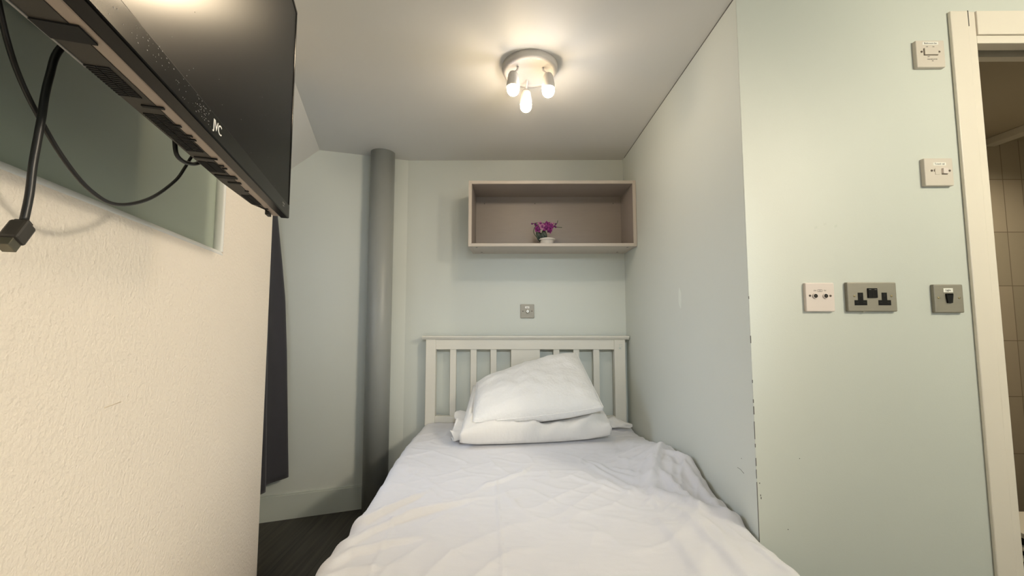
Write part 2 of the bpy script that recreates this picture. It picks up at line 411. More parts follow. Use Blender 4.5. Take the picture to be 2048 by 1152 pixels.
FOLDS = [  # polyline in plan, height, width, bias to one side
    ([(.473, 1.489), (.530, 1.560), (.60, 1.700), (.66, 1.76)], .020, .026, .5),
    ([(.60, 1.700), (.646, 1.640), (.672, 1.561), (.682, 1.479)], .013, .016, .2),
    ([(.646, 1.639), (.647, 1.425), (.653, 1.279)], .014, .016, .2),
    ([(.544, 1.560), (.563, 1.446), (.588, 1.357)], .012, .014, .2),
    ([(.473, 1.489), (.513, 1.414), (.561, 1.375), (.581, 1.321), (.65, 1.270), (.70, 1.225)], .014, .020, .4),
    ([(.482, 1.356), (.527, 1.294), (.543, 1.187), (.553, 1.096), (.56, .9)], .009, .035, .5),
    ([(.435, 1.347), (.457, 1.146), (.454, 1.013), (.45, .8)], .006, .03, .4),
    ([(.30, 1.78), (.348, 1.68), (.445, 1.478)], .0045, .010, .2),
    ([(.32, 1.81), (.361, 1.74), (.458, 1.535)], .0045, .010, .2),
    ([(.403, 1.724), (.486, 1.56)], .004, .009, .2),
    ([(.331, 1.597), (.421, 1.461)], .004, .010, .2),
    ([(.20, 1.66), (.30, 1.55), (.40, 1.47)], .003, .012, .2),
    ([(.642, 1.16), (.661, 1.062), (.669, 1.015)], .004, .012, .2),
    ([(-.50, 1.20), (-.463, 1.264), (-.384, 1.387), (-.308, 1.498)], .011, .016, .5),
    ([(-.49, 1.08), (-.457, 1.146), (-.423, 1.219), (-.333, 1.313), (-.12, 1.424)], .009, .015, .4),
    ([(-.50, 1.00), (-.471, 1.055), (-.438, 1.109), (-.352, 1.154), (-.25, 1.19)], .010, .016, .4),
    ([(-.371, 1.274), (-.316, 1.323), (-.121, 1.436), (-.067, 1.448)], .005, .011, .3),
    ([(-.139, 1.512), (-.073, 1.569), (.03, 1.662), (.085, 1.767)], .006, .014, .4),
    ([(-.50, .97), (-.416, 1.036), (-.319, 1.049)], .008, .015, .4),
    ([(-.075, 1.60), (-.07, 1.569), (-.047, 1.275), (-.030, 1.084), (-.024, .5)], .0022, .0035, 0),
    ([(-.382, 1.344), (-.367, 1.202), (-.357, 1.068), (-.35, .9)], .0022, .004, 0),
]
NYD, NXT, NR, NS = 300, 210, 7, 16
ys = np.linspace(.40, 2.424, NYD)
rows_x = np.zeros((NYD, NXT)); 
xl = np.array([interp(XL, y) for y in ys]); 
xr = np.where(ys > 1.14, .686, .700 - .014 * np.clip((ys - .95) / .2, 0, 1))
RL, RR = .05, .022
for i in range(NYD): rows_x[i] = np.linspace(xl[i] + RL, xr[i] - RR, NXT)
Xg = rows_x; Yg = np.repeat(ys[:, None], NXT, 1)
Z = np.full(Xg.shape, .486)
zr = np.array([interp(ZR, y) for y in ys])
zr = np.convolve(np.pad(zr, 6, 'edge'), np.ones(13) / 13, 'valid')
lift = np.clip((Xg - .38) / (.63 - .38), 0, 1); lift = lift * lift * (3 - 2 * lift)
Z += (zr[:, None] - .486) * lift
for pts, h, wd, bias in FOLDS:
    D, S, Tt = poly_dist(Xg, Yg, pts)
    h *= 1.5; wv = wd * (1 + bias * S)
    fade = np.clip(np.minimum(Tt, 1 - Tt) / .22, 0, 1); fade = fade * fade * (3 - 2 * fade)
    Z += h * np.exp(-(D / np.maximum(wv, .002)) ** 2) * (.15 + .85 * fade)
for i in range(NYD):
    for j in range(NXT):
        x, y = Xg[i, j], ys[i]
        k = .0045 * noise.noise((x * 4.2, y * 3.1, 1.7)) + .0022 * noise.noise((x * 11 + y * 5, y * 9 - x * 4, 4.2))
        k += .0012 * noise.noise((x * 26, y * 60, 9.1))
        rg = 1 - abs(noise.noise((x * 7 - y * 6.5, y * 3.4 + x * 2, 12.3))); k += .0050 * rg ** 6
        rg = 1 - abs(noise.noise((x * 6 + y * 7, y * 4.2 - x * 3, 31.7))); k += .0038 * rg ** 8
        heap = math.exp(-((x - .58) / .12) ** 2 - ((y - 1.48) / .28) ** 2)
        k += heap * (.013 * (1 - abs(noise.noise((x * 16 - y * 8, y * 7 + x * 3, 2.2)))) ** 4 + .007 * noise.noise((x * 36 - y * 14, y * 20 + x * 14, 7.7)))
        Z[i, j] += k
# where the pillow lies the cover is pressed flat; it ducks under the lower rail at the head
near = np.clip((Yg - 1.86) / .12, 0, 1); zone = near * np.clip((Xg + .36) / .06, 0, 1) * np.clip((.56 - Xg) / .06, 0, 1)
Z = Z * (1 - zone) + np.minimum(Z, .486) * zone
P = []
for i in range(NYD):
    row = []
    y = ys[i]
    n_ = lambda a, b: noise.noise((a, b, 3.3))
    # left side: hanging hem, then rounded edge
    zl = Z[i, 0]; hem = .20 + .012 * n_(y * 3, 0.)
    for k in range(NS):
        f = k / NS; zz = hem + (zl - RL - hem) * f
        fold = .010 * (1 - f) * math.sin(y * 17 + 1.5 * math.sin(y * 5)) + .004 * n_(y * 9, f * 3)
        row.append((xl[i] - .004 + fold * (1 - f * .3) - .012 * (1 - f), y, zz))
    for k in range(NR):
        a = PI / 2 * k / NR
        row.append((xl[i] + RL - RL * math.cos(a), y, zl - RL + RL * math.sin(a)))
    for j in range(NXT): row.append((Xg[i, j], y, Z[i, j]))
    zR = Z[i, -1]
    for k in range(1, NR + 1):
        a = PI / 2 * k / NR
        row.append((xr[i] - RR + RR * math.sin(a), y, zR - RR + RR * math.cos(a)))
    for k in range(1, 5):
        row.append((xr[i] + .0005, y, zR - RR - (zR - RR - .30) * k / 4))
    P.append(row)
# foot drop
for k in range(1, 9):
    y = .40 - .03 * math.sin(min(1, k / 4) * PI / 2)
    P.insert(0, [(p[0], y, max(.20, p[2] - (.03 * (1 - math.cos(min(1, k / 4) * PI / 2)) + max(0, k - 4) * .06))) for p in P[k - 1 + 0][:]] if False else [(p[0], y, min(p[2], max(.20, .49 - .03 * (1 - math.cos(min(1, k / 4) * PI / 2)) - max(0, k - 4) * .065))) for p in P[0]])
m = MB(); m.grid(P)
duvet = m.build('duvet', M['linen'])
tag(duvet, 'thin rumpled white duvet spread over the whole bed', 'duvet')
md = duvet.modifiers.new('thick', 'SOLIDIFY'); md.thickness = .004; md.offset = -1
duvet_bvh = BVHTree.FromPolygons([v.co.copy() for v in duvet.data.vertices], [tuple(p.vertices) for p in duvet.data.polygons])

# pillows -----------------------------------------------------------
def pillow(BL, BR, TR, TL, thick, n=64, m_=48, gusset=.010, pinch=.55, wob=.006, seedv=0., sag=0., dip=None, pull=(.03, .0)):
    """closed cushion spanned between four corner points (bilinear), puffed along its normal."""
    BL, BR, TR, TL = map(Vector, (BL, BR, TR, TL))
    nrm = (BR - BL).cross(TL - BL).normalized()
    if nrm.y > 0 and nrm.z < 0: nrm = -nrm
    if nrm.z < 0: nrm = -nrm
    top, bot = [], []
    for j in range(m_ + 1):
        v = j / m_; rt, rb = [], []
        for i in range(n + 1):
            u = i / n
            a = abs(2 * u - 1); b = abs(2 * v - 1)
            # edges pull in between the corners
            uu = .5 + (u - .5) * (1 - pull[0] * (1 - b ** 2) * a ** 3); vv = .5 + (v - .5) * (1 - pull[1] * (1 - a ** 2) * b ** 3)
            p = BL * (1 - uu) * (1 - vv) + BR * uu * (1 - vv) + TR * uu * vv + TL * (1 - uu) * vv
            prof = ((1 - a ** 2.6) * (1 - b ** 2.6)) ** pinch
            w_ = wob * noise.noise((u * 5 + seedv, v * 4, seedv)) + wob * .55 * noise.noise((u * 12 + seedv, v * 10, 3 + seedv))
            edge = (1 - max(a, b) ** 6)
            # gathers along the seams
            g = .0035 * math.sin(u * 60 + 3 * math.sin(u * 11)) * math.exp(-((1 - b) / .18) ** 2) + .003 * math.sin(v * 44) * math.exp(-((1 - a) / .15) ** 2)
            h = prof * thick * .5 + gusset * .5
            dz = 0.
            if dip: 
                for (du, dv, dw, dd) in dip: dz -= dd * math.exp(-((u - du) / dw) ** 2 - ((v - dv) / (dw * 1.4)) ** 2)
            rt.append(p + nrm * (h + (w_ + g) * edge + dz * prof)); rb.append(p - nrm * (h * .8 - (w_ * .5) * edge))
        top.append(rt); bot.append(rb)
    return top, bot, nrm
def pillow_mesh(top, bot):
    m = MB(); bm = m.bm
    R, C = len(top), len(top[0])
    Vt = m.grid(top); Vb = m.grid(bot)
    loop = [(0, i) for i in range(C)] + [(j, C - 1) for j in range(1, R)] + [(R - 1, i) for i in range(C - 2, -1, -1)] + [(j, 0) for j in range(R - 2, 0, -1)]
    L = len(loop)
    for k in range(L):
        a, b = loop[k], loop[(k + 1) % L]
        f = bm.faces.new((Vt[a[0]][a[1]], Vb[a[0]][a[1]], Vb[b[0]][b[1]], Vt[b[0]][b[1]])); f.smooth = True
    return m, [top[j][i] for j, i in loop], [bot[j][i] for j, i in loop]

topA, botA, nA = pillow((-.206, 1.990, .594), (.442, 2.030, .660), (.362, 2.375, .900), (-.214, 2.310, .735), .18, gusset=.022, pinch=.50, seedv=1.3, wob=.012, pull=(.0, -.05), dip=[(.8, .12, .05, .012), (.25, .55, .2, .006)])
mA, loopT, loopB = pillow_mesh(topA, botA)
pA = mA.build('pillow', M['pillow'])
tag(pA, 'upper white pillow with piped edge, leaning on the headboard', 'pillow')
mp_ = MB().tube([p + nA * .0012 for p in loopT] + [loopT[0] + nA * .0012], .0024, 6, caps=False)
mp_.build('piping', M['pillow'], pA)
bvhA = BVHTree.FromPolygons([v.co.copy() for v in pA.data.vertices], [tuple(p.vertices) for p in pA.data.polygons])

topB, botB, nB = pillow((-.262, 1.950, .537), (.490, 2.070, .540), (.455, 2.405, .650), (-.245, 2.400, .690), .155, gusset=.048, pinch=.38, seedv=5.1, wob=.014, pull=(.0, -.02))
mB, loopT2, loopB2 = pillow_mesh(topB, botB)
for v in mB.bm.verts:
    # rests on the duvet
    hit = duvet_bvh.ray_cast(Vector((v.co.x, v.co.y, 2)), Vector((0, 0, -1)))
    zf = (hit[0].z if hit[0] else .49) + .003
    # diagonal folds across the front of the case
    if v.co.z > zf + .015:
        ff = math.sin((v.co.x * 30 - v.co.z * 34) + 1.4 * math.sin(v.co.x * 13)) + .6 * math.sin(v.co.x * 52 - v.co.z * 40 + 2)
        v.co.z += .0075 * ff * min(1, max(0, (v.co.x - .0) / .15))
        v.co.y -= .0095 * ff * min(1, max(0, (v.co.x - .0) / .15))
    if v.co.z < zf: v.co.z = zf
    v.co.y = min(v.co.y, 2.420)
    up = bvhA.ray_cast(Vector((v.co.x, v.co.y, .2)), Vector((0, 0, 1)))
    if up[0] is not None and v.co.z > up[0].z - .014: v.co.z = max(zf, up[0].z - .014)
pB = mB.build('pillow', M['pillowcase'])
tag(pB, 'lower plump white pillow lying flat on the duvet', 'pillow')
# open ruffled end of the lower pillow's case, on the left
m = MB(); rows = []
for k in range(9):
    f = k / 8; row = []
    for i in range(40):
        a = 2 * PI * i / 40
        y = 2.165 + math.cos(a) * (.125 + .020 * f) ; zc = .552 + .06 * f * 0
        r_ = .040 + .012 * f + .010 * f * math.sin(a * 9 + 1)
        x = -.235 - .075 * f - .012 * f * math.sin(a * 5 + .6) - .02 * (1 - f) * 0
        z = .5475 + .02 * math.cos(a) + math.sin(a) * r_ + .012 * f * math.sin(a * 7)
        row.append((x, y, max(z, .4935)))
    rows.append(row)
m.grid(rows, wrap=True)
c = m.build('pillowcase_hem', M['pillowcase'], pB)
md = c.modifiers.new('thick', 'SOLIDIFY'); md.thickness = .002
# bunched end of the bed sheet at the right post
m = MB()
Pk = []
for k in range(15):
    f = k / 14; row = []
    for i in range(24):
        a = 2 * PI * i / 24
        r_ = (.026 * math.sin(PI * min(1, .12 + .88 * f) ** .8) + .006) * (1 + .22 * math.sin(a * 3 + f * 9) + .12 * math.sin(a * 5 - f * 14))
        row.append((.505 + .165 * f, 2.345 + .018 * math.sin(f * 5) + math.cos(a) * r_ * 1.2, max(.502 + math.sin(a) * r_, .4905)))
    Pk.append(row)
m.grid(Pk, wrap=True)
m.bm.faces.new(m.bm.verts[:24]) if False else None
o = m.build('sheet_corner', M['pillowcase'])
tag(o, 'crumpled white sheet corner bunched beside the right bedpost', 'sheet')

# ------------------------------------------------------------------ wall box shelf and flower
t = thing('wall_shelf', 'open grey box shelf hung high on the back wall above the bed', 'shelf', (0, 0, 0))
SX0, SX1, SF, SB, SZ0, SZ1, TH = -.2615, .6925, 2.235, 2.4995, 1.5155, 1.896, .018
MB().box(SX0, SX0 + TH, SF, SB, SZ0, SZ1, .001).build('side_panel', M['edgeband'], t)
MB().box(SX1 - TH, SX1, SF, SB, SZ0, SZ1, .001).build('side_panel', M['edgeband'], t)
MB().box(SX0 + TH, SX1 - TH, SF + .0005, SB, SZ1 - TH, SZ1 - .0005, .001).build('top_panel', M['edgeband'], t)
MB().box(SX0 + TH, SX1 - TH, SF + .0005, SB, SZ0 + .0005, SZ0 + TH, .001).build('bottom_panel', M['edgeband'], t)
MB().box(SX0 + TH, SX1 - TH, SB - .012, SB - .001, SZ0 + TH, SZ1 - TH).build('back_panel', M['laminate'], t)
MB().box(SX0 + TH, SX0 + TH + .0012, SF + .004, SB - .012, SZ0 + TH, SZ1 - TH).build('inner_lining', M['laminate'], t)
MB().box(SX1 - TH - .0012, SX1 - TH, SF + .004, SB - .012, SZ0 + TH, SZ1 - TH).build('inner_lining', M['laminate'], t)
MB().box(SX0 + TH + .0012, SX1 - TH - .0012, SF + .004, SB - .012, SZ1 - TH - .0012, SZ1 - TH).build('inner_lining', M['laminate'], t)
for x, y in ((SX0 + .045, SF + .035), (SX0 + .06, SB - .06), (SX1 - .045, SF + .035), (SX1 - .06, SB - .06)):
    MB().lathe([(.006, SZ0 - .0006), (.006, SZ0 + .002)], 16, (x, y, 0)).build('screw_cap', M['cam'], t)
for x in (SX0 + .072, .13, SX1 - .068):
    MB().lathe([(.0035, 0), (.0035, .0015)], 12, (x, SB - .0118, 1.834), 'Y').build('screw_cap', M['cam'], t)

FX, FYP, FZ = .192, 2.335, SZ0 + TH
t = thing('potted_orchid', 'small purple artificial orchid in a white dish on the box shelf', 'flower', (FX, FYP, FZ))
m = MB().lathe([(.030, 0), (.033, .004), (.040, .022), (.0445, .031), (.0505, .033), (.0505, .038), (.047, .038), (.040, .022), (.030, .012), (.002, .011)], 40)
for v in m.bm.verts: v.co.z += -v.co.y * .10 * v.co.z / .038        # the dish sits a little askew
m.build('pot', M['pot'], t)
MB().sphere((0, 0, .010), .036, 20, (1, 1, .55)).build('soil', M['stem'], t)
def leaf(m, base, tip, w_, bend):
    b = Vector(base); tp = Vector(tip); ax = tp - b; side = ax.cross(Vector((0, -1, .2))).normalized(); rows = []
    for k in range(9):
        f = k / 8; wd = w_ * math.sin(PI * min(.98, f * .93 + .07)) ** .7
        c = b + ax * f + Vector((0, -bend * math.sin(PI * f), 0))
        rows.append([c + side * wd * e + Vector((0, abs(e) * -.25 * wd, 0)) for e in (-1, -.5, 0, .5, 1)])
    m.grid(rows)
for base, tip, w_, bd in (((-.022, .0, .02), (-.062, -.012, .082), .019, .010), ((-.016, -.004, .02), (-.020, -.012, .098), .017, .014), ((-.026, .004, .02), (-.045, .02, .090), .020, -.01), ((-.02, -.01, .02), (-.036, -.022, .072), .018, .006)):
    m = MB(); leaf(m, base, tip, w_, bd)
    o = m.build('leaf', M['leaf'], t); md = o.modifiers.new('t', 'SOLIDIFY'); md.thickness = .0012
for pts in ([(-.02, 0, .02), (-.06, 0, .055), (-.078, -.004, .082), (-.075, -.008, .105), (-.058, -.012, .125), (-.02, -.016, .136)],
            [(-.015, 0, .02), (-.022, -.006, .07), (-.012, -.012, .11), (.01, -.014, .128), (.045, -.016, .118)],
            [(-.02, -.012, .136), (-.055, -.016, .136), (-.088, -.018, .131)], [(.03, -.014, .116), (.058, -.012, .112), (.088, -.016, .1085)], [(.045, -.014, .120), (.060, -.012, .136), (.064, -.012, .152)]):
    MB().tube(pts, .0018, 6, smooth_n=5).build('stem', M['stem'], t)
def blossom(c, r, tilt, seedv):
    rnd = random.Random(seedv)
    R_ = Matrix.Rotation(tilt[0], 4, 'X') @ Matrix.Rotation(tilt[1], 4, 'Z')
    m = MB()
    for k in range(5):
        a = 2 * PI * k / 5 + rnd.random() * .5; rows = []
        for i in range(7):
            f = i / 6; wd = r * .42 * math.sin(PI * (f * .86 + .1)) ** .8
            rad = r * (.1 + .95 * f)
            rows.append([Vector((math.cos(a) * rad - math.sin(a) * wd * e, -r * .35 * f * f + abs(e) * .12 * r, math.sin(a) * rad + math.cos(a) * wd * e)) for e in (-1, -.5, 0, .5, 1)])
        for row in rows:
            for q in range(5): row[q] = R_ @ row[q] + Vector(c)
        m.grid(rows)
    b = m.build('blossom', M['petal'] if seedv % 3 else M['petalpale'], t)
    md = b.modifiers.new('t', 'SOLIDIFY'); md.thickness = .0008
    q = Vector(c) + R_ @ Vector((0, -r * .25, 0))
    MB().sphere(q, r * .36, 12, (1, .7, 1.15)).build('blossom_centre', M['petalcore'], b)
for k, (c, r, tl) in enumerate((((-.055, -.020, .100), .024, (.3, .4)), ((-.004, -.026, .106), .027, (.0, -.3)), ((-.038, -.016, .128), .022, (-.5, .3)), ((.016, -.018, .092), .020, (.4, -.6)), ((.000, -.012, .132), .022, (-.7, -.2)), ((.030, -.012, .124), .020, (-.4, -.7)), ((-.068, -.008, .128), .015, (-.3, .8)), ((.022, -.022, .110), .022, (.1, -.5)), ((-.03, -.028, .112), .020, (.1, .2)))):
    blossom(c, r * .92, tl, k + 1)
for c in ((-.088, -.018, .131), (.046, -.014, .117), (.052, -.012, .112), (.052, -.012, .131)):
    MB().sphere(c, .0048, 10, (1.3, 1, 1)).build('bud', M['petalcore'], t)

# ------------------------------------------------------------------ wall plates
def lp(y0): return lambda x, y, z: (x, y0 - z, y)     # text facing -Y
def plate(name, label, cat, x0, x1, z0, z1, yw, material, depth=.009, rad=.004, group=None):
    t = thing(name, label, cat, ((x0 + x1) / 2, yw, (z0 + z1) / 2), 0, group)
    w_, h_ = x1 - x0, z1 - z0
    m = MB().box(-w_ / 2, w_ / 2, -depth, -.0003, -h_ / 2, h_ / 2)
    # bevel front edge and round corners
    fr = [e for e in m.bm.edges if all(abs(v.co.y + depth) < 1e-6 for v in e.verts)]
    sd = [e for e in m.bm.edges if abs(e.verts[0].co.y - e.verts[1].co.y) > depth * .5]
    bmesh.ops.bevel(m.bm, geom=sd, offset=.003, segments=3, profile=.5, affect='EDGES')
    fr = [e for e in m.bm.edges if all(abs(v.co.y + depth) < 1e-6 for v in e.verts)]
    bmesh.ops.bevel(m.bm, geom=fr, offset=rad * .6, segments=2, profile=.5, affect='EDGES')
    m.build('face_plate', material, t)
    return t, w_, h_, -depth
def screw(t, x, z, y, material, r=.0033):
    s = MB().lathe([(r, 0), (r, .0006), (r * .7, .0010)], 16, (x, y, z), 'Y').build('screw', material, t)
    MB().box(x - r * .8, x + r * .8, y - .00125, y - .0009, z - .0004, z + .0004).build('screw_slot', M['hole'], s)
def sticker(t, x, z, w_, h_, y, txt, size):
    s = MB().box(x - w_ / 2, x + w_ / 2, y - .0004, y, z - h_ / 2, z + h_ / 2).build('label_sticker', M['label'], t)
    text_mesh('label_text', txt, size, M['ink'], s, lambda a, b, c: (x + a, y - .0004 - c, z + b))
ZO = 1.116
# aerial plate
t, w_, h_, y = plate('aerial_socket', 'white aerial outlet plate with two round sockets, left of the double socket', 'socket', .8555, .9400, ZO + .0165, ZO + .101, DOORY, M['whiteplastic'])
for x in (-.0145, .0155):
    s = MB().lathe([(.0082, 0), (.0082, .0022), (.0068, .0026), (.0060, .0026), (.0056, .0012)], 28, (x, y, .0035), 'Y').build('coaxial_socket', M['whiteplastic'], t)
    MB().lathe([(.0058, .0005), (.0058, .0022)], 24, (x, y, .0035), 'Y').build('socket_hole', M['hole'], s)
    MB().lathe([(.0015, .0022), (.0015, .0032)], 12, (x, y, .0035), 'Y').build('pin', M['screwdark'], s)
screw(t, -.0300, .0045, y, M['screwdark']); screw(t, .0300, .0040, y, M['screwdark'])
text_mesh('print', 'FM', .0062, M['greyink'], t, lambda a, b, c: (-.0145 + a, y - .0001 - c, .0190 + b))
text_mesh('print', 'TV', .0062, M['greyink'], t, lambda a, b, c: (.0145 + a, y - .0001 - c, .0190 + b))
m = MB()
for x0, x1, z0, z1 in ((-.0065, .0065, .0215, .0225), (-.0065, .0065, .0155, .0165), (-.0065, -.0055, .0155, .0225), (.0055, .0065, .0155, .0225), (-.0015, -.0006, .0165, .0215), (.0010, .0018, .0165, .0215)): m.box(x0, x1, y - .0003, y, z0, z1)
m.build('print_mark', M['greyink'], t)
# double socket
t, w_, h_, y = plate('double_power_socket', 'brushed metal double power socket with black inserts on the right wall', 'socket', .9770, 1.1205, ZO + .0165, ZO + .1025, DOORY, M['nickel'], .010)
for x in (-.0345, .0350):
    s = MB().prism([(x - .018, -.0245), (x + .018, -.0245), (x + .018, -.0095), (x + .0075, -.0095), (x + .0075, .0125), (x - .0075, .0125), (x - .0075, -.0095), (x - .018, -.0095)], 'Y', y - .0008, y + .001).build('socket_insert', M['blackplastic'], t)
    for a, b, c, d_ in ((x - .0022, x + .0022, .0005, .0090), (x - .0140, x - .0070, -.0185, -.0150), (x + .0070, x + .0140, -.0185, -.0150)):
        MB().box(a, b, y - .0011, y - .0007, c, d_).build('pin_hole', M['hole'], s)
r1 = MB().box(-.0140, .0140, y - .0035, y + .001, -.0030, .0255, .0012).build('rocker_switch', M['blackplastic'], t)
MB().box(-.0006, .0006, y - .0039, y - .0035, -.002, .0245).build('rocker_gap', M['hole'], r1)
for x in (-.008, .008): MB().box(x - .003, x + .003, y - .0038, y - .0034, .0205, .0215).build('rocker_mark', M['greyink'], r1)
screw(t, -.0520, .0025, y, M['brass']); screw(t, .0560, .0025, y, M['brass'])
MB().box(-.028, -.021, y + .0005, y + .004, -.0445, -.0425).build('worn_chip', M['steel'], t)
# light switch by door
t, w_, h_, y = plate('light_switch', 'brushed metal light switch beside the bathroom door frame', 'switch', 1.2295, 1.3145, ZO + .0130, ZO + .0960, DOORY, M['nickel'], .010)
s = MB().prism([(-.0105, .0125), (-.0072, -.0130), (.0062, -.0130), (.0098, .0125), (.0085, .0150), (-.0090, .0150)], 'Y', y - .004, y + .001).build('rocker_switch', M['blackplastic'], t)
MB().box(-.0075, .0070, y - .0045, y - .0038, .0105, .0130, .0005).build('rocker_edge', M['gloss'], s)
screw(t, -.0300, .0020, y, M['brass']); screw(t, .0300, .0020, y, M['brass'])
sticker(t, -.0010, .0245, .0275, .0120, y, 'Light', .0082)
# towel rail switch
t, w_, h_, y = plate('towel_rail_switch', 'white fused switch plate labelled Towel rail beside the door frame', 'switch', 1.2275, 1.3130, ZO + .3915, ZO + .4760, DOORY, M['warmplastic'], .012)
s = MB().box(.0085, .0235, y - .0050, y + .001, -.0065, .0105, .001).build('rocker_switch', M['whiteplastic'], t)
MB().box(.0075, .0245, y - .0006, y, -.0085, -.0062).build('rocker_gap', M['screwdark'], s)
s = MB().box(-.0120, .0015, y - .0010, y + .001, -.0085, .0120, .0006).build('fuse_holder', M['warmplastic'], t)
MB().box(-.0148, -.0132, y - .0008, y, .0005, .0075).build('fuse_slot', M['screwdark'], t)
screw(t, -.0215, .0038, y, M['screwdark']); screw(t, .0315, .0035, y, M['screwdark'])
sticker(t, .0030, .0240, .0380, .0090, y, 'Towel rail', .0072)
# fan isolator
t, w_, h_, y = plate('fan_isolator_switch', 'white isolator plate labelled Bathroom fan, topmost on the right wall', 'switch', 1.2300, 1.3170, ZO + .7610, ZO + .8470, DOORY, M['warmplastic'], .012)
s = MB().box(-.0200, .0215, y - .0030, y + .001, -.0040, .0170, .001).build('rocker_switch', M['warmplastic'], t)
MB().box(-.0215, .0215, y - .0008, y, -.0058, -.0040).build('rocker_gap', M['screwdark'], s)
MB().box(-.0215, -.0200, y - .0008, y, -.0058, .0165).build('rocker_gap', M['screwdark'], s)
screw(t, -.0275, .0060, y, M['screwdark']); screw(t, .0262, .0060, y, M['screwdark'])
sticker(t, .0010, .0330, .0475, .0090, y, 'Bathroom fan', .0070)
for tx, x, z, sz in (('OFF', -.010, .0218, .0040), ('ON', .0095, .0218, .0040), ('OFF', -.0075, -.0098, .0040), ('FAN ISOLATOR', .0035, -.0180, .0044), ('10A', .0040, -.0232, .0036)):
    text_mesh('print', tx, sz, M['greyink'], t, lambda a, b, c, x=x, z=z: (x + a, y - .0001 - c, z + b))
# bedside dimmer
t, w_, h_, y = plate('dimmer_switch', 'small brushed metal dimmer switch on the back wall above the headboard', 'switch', .0372, .1232, ZO - .0055, ZO + .0800, BACKY, M['nickel'], .008)
s = MB().lathe([(.0105, 0), (.0105, .010), (.0095, .0118), (.0065, .0122)], 28, (.0020, y, -.0010), 'Y').build('knob', M['steel'], t)
MB().lathe([(.0030, .0122), (.0022, .0128)], 14, (.0020, y, .0005), 'Y').build('knob_cap', M['blackplastic'], s)
screw(t, -.0275, 0, y, M['screwdark'], .0038); screw(t, .0285, .0005, y, M['screwdark'], .0038)
sticker(t, -.0005, .0240, .0270, .0125, y, 'Light', .0078)

# ------------------------------------------------------------------ ceiling spotlight fittings
def fitting(name, label, x, y, rot, strengths):
    t = thing(name, label, 'ceiling light', (x, y, CEIL), rot, None)
    MB().lathe([(.112, -.0003), (.110, -.016), (.106, -.0235), (.100, -.0255), (.091, -.0255), (.089, -.022), (.086, -.0185), (.002, -.0185)], 64).build('canopy', M['fixture'], t)
    for k, (a, rr, e) in enumerate(strengths):
        px, py = rr * math.cos(a), rr * math.sin(a)
        hd = MB().lathe([(.006, -.050), (.0145, -.052), (.0200, -.062), (.0255, -.098), (.0255, -.112), (.0242, -.112), (.0242, -.098), (.017, -.066)], 24, (px, py, 0)).build('lamp_holder', M['fixture'], t)
        MB().tube([(px * .72, py * .72, -.019), (px * .76, py * .76, -.034), (px * .98, py * .98, -.052)], .0042, 10, smooth_n=4).build('arm', M['fixture'], hd)
        MB().sphere((px, py, -.1215), .0235, 24).build('bulb', e, t)
    return t
warm = emit_mat('warm_bulb_glow', (1.0, .78, .50), 155.)
cool = emit_mat('cool_bulb_glow', (1.0, .95, .93), 150.)
t = fitting('ceiling_spotlight', 'round white ceiling light with three glowing bulbs above the bed', .0625, 1.545, 0, ((math.radians(216), .083, warm), (math.radians(-28), .080, cool), (math.radians(100), .078, warm)))
for k, (tx, rr) in enumerate((('LAMP MAX 35W', .0965), ('220-240V 50Hz', .0925))):
    def ring_place(a, b, c, rr=rr):
        ang = -PI / 2 + .10 + a / rr
        r2 = rr + b
        return (r2 * math.cos(ang), r2 * math.sin(ang), -.0256 - c)
    text_mesh('print', tx, .0040, M['greyink'], t, ring_place, .0001)
rear = emit_mat('rear_bulb_glow', (1.0, .91, .69), 830.)
fitting('ceiling_spotlight', 'second round white ceiling light, behind the viewer', 1.70, .02, .4, ((.3, .08, rear), (2.4, .08, rear), (4.5, .08, rear)))

# ------------------------------------------------------------------ television on the partition
t = thing('television', 'large black flat television held out from the left wall', 'television', (0, 0, 0), ANG)
TF, TB = -.210, -.266
TZ0, TZ1, TR_, TL_ = 1.348, 1.862, 1.046, .12
# thin bezel frame
m = MB()
m.box(TF - .018, TF, TL_, TR_, TZ0, TZ0 + .0315, .002)
m.box(TF - .018, TF, TL_, TR_, TZ1 - .010, TZ1, .002)
m.box(TF - .018, TF, TR_ - .009, TR_, TZ0 + .030, TZ1 - .009, .002)
m.box(TF - .018, TF, TL_, TL_ + .009, TZ0 + .030, TZ1 - .009, .002)
m.build('bezel', M['gloss'], t)
MB().box(TF - .016, TF - .0015, TL_ + .008, TR_ - .008, TZ0 + .031, TZ1 - .0095).build('screen', M['screen'], t)
MB().box(TF - .032, TF - .0175, TL_ + .004, TR_ - .012, TZ0 + .001, TZ1 - .006, .002).build('middle_band', M['silver'], t)
# back housing, chamfered towards the far end
m = MB().prism([(TF - .031, TL_ + .02), (TF - .031, TR_ - .045), (-.2385, .992), (-.2585, .935), (TB, .80), (TB, TL_ + .05)], 'Z', TZ0 + .0005, TZ0 + .30)
m.build('back_housing', M['chassis'], t)
MB().box(-.247, -.240, TR_ - .055, TR_ - .030, TZ0 - .006, TZ0 + .004, .001).build('foot_bracket', M['chassis'], t)
UZ = TZ0 + .0003
def vents(s0, s1, t0, t1, n, skew, split=True):
    m = MB(); 
    for k in range(n):
        tt = t0 + (t1 - t0) * (k + .15) / n; wd = (t1 - t0) / n * .62
        parts_ = ((s0, s0 + (s1 - s0) * .47), (s0 + (s1 - s0) * .53, s1)) if split else ((s0, s1),)
        for a, b in parts_: m.box(a, b, tt, tt + wd, UZ - .0008, UZ + .0005)
    return m.build('vent_slots', M['hole'], t)
vents(-.2655, -.2460, .456, .512, 14, 0); vents(-.2625, -.2425, .548, .658, 26, 0)
vents(-.2640, -.2425, .697, .742, 20, 0); vents(-.2570, -.2400, .868, .935, 22, 0)
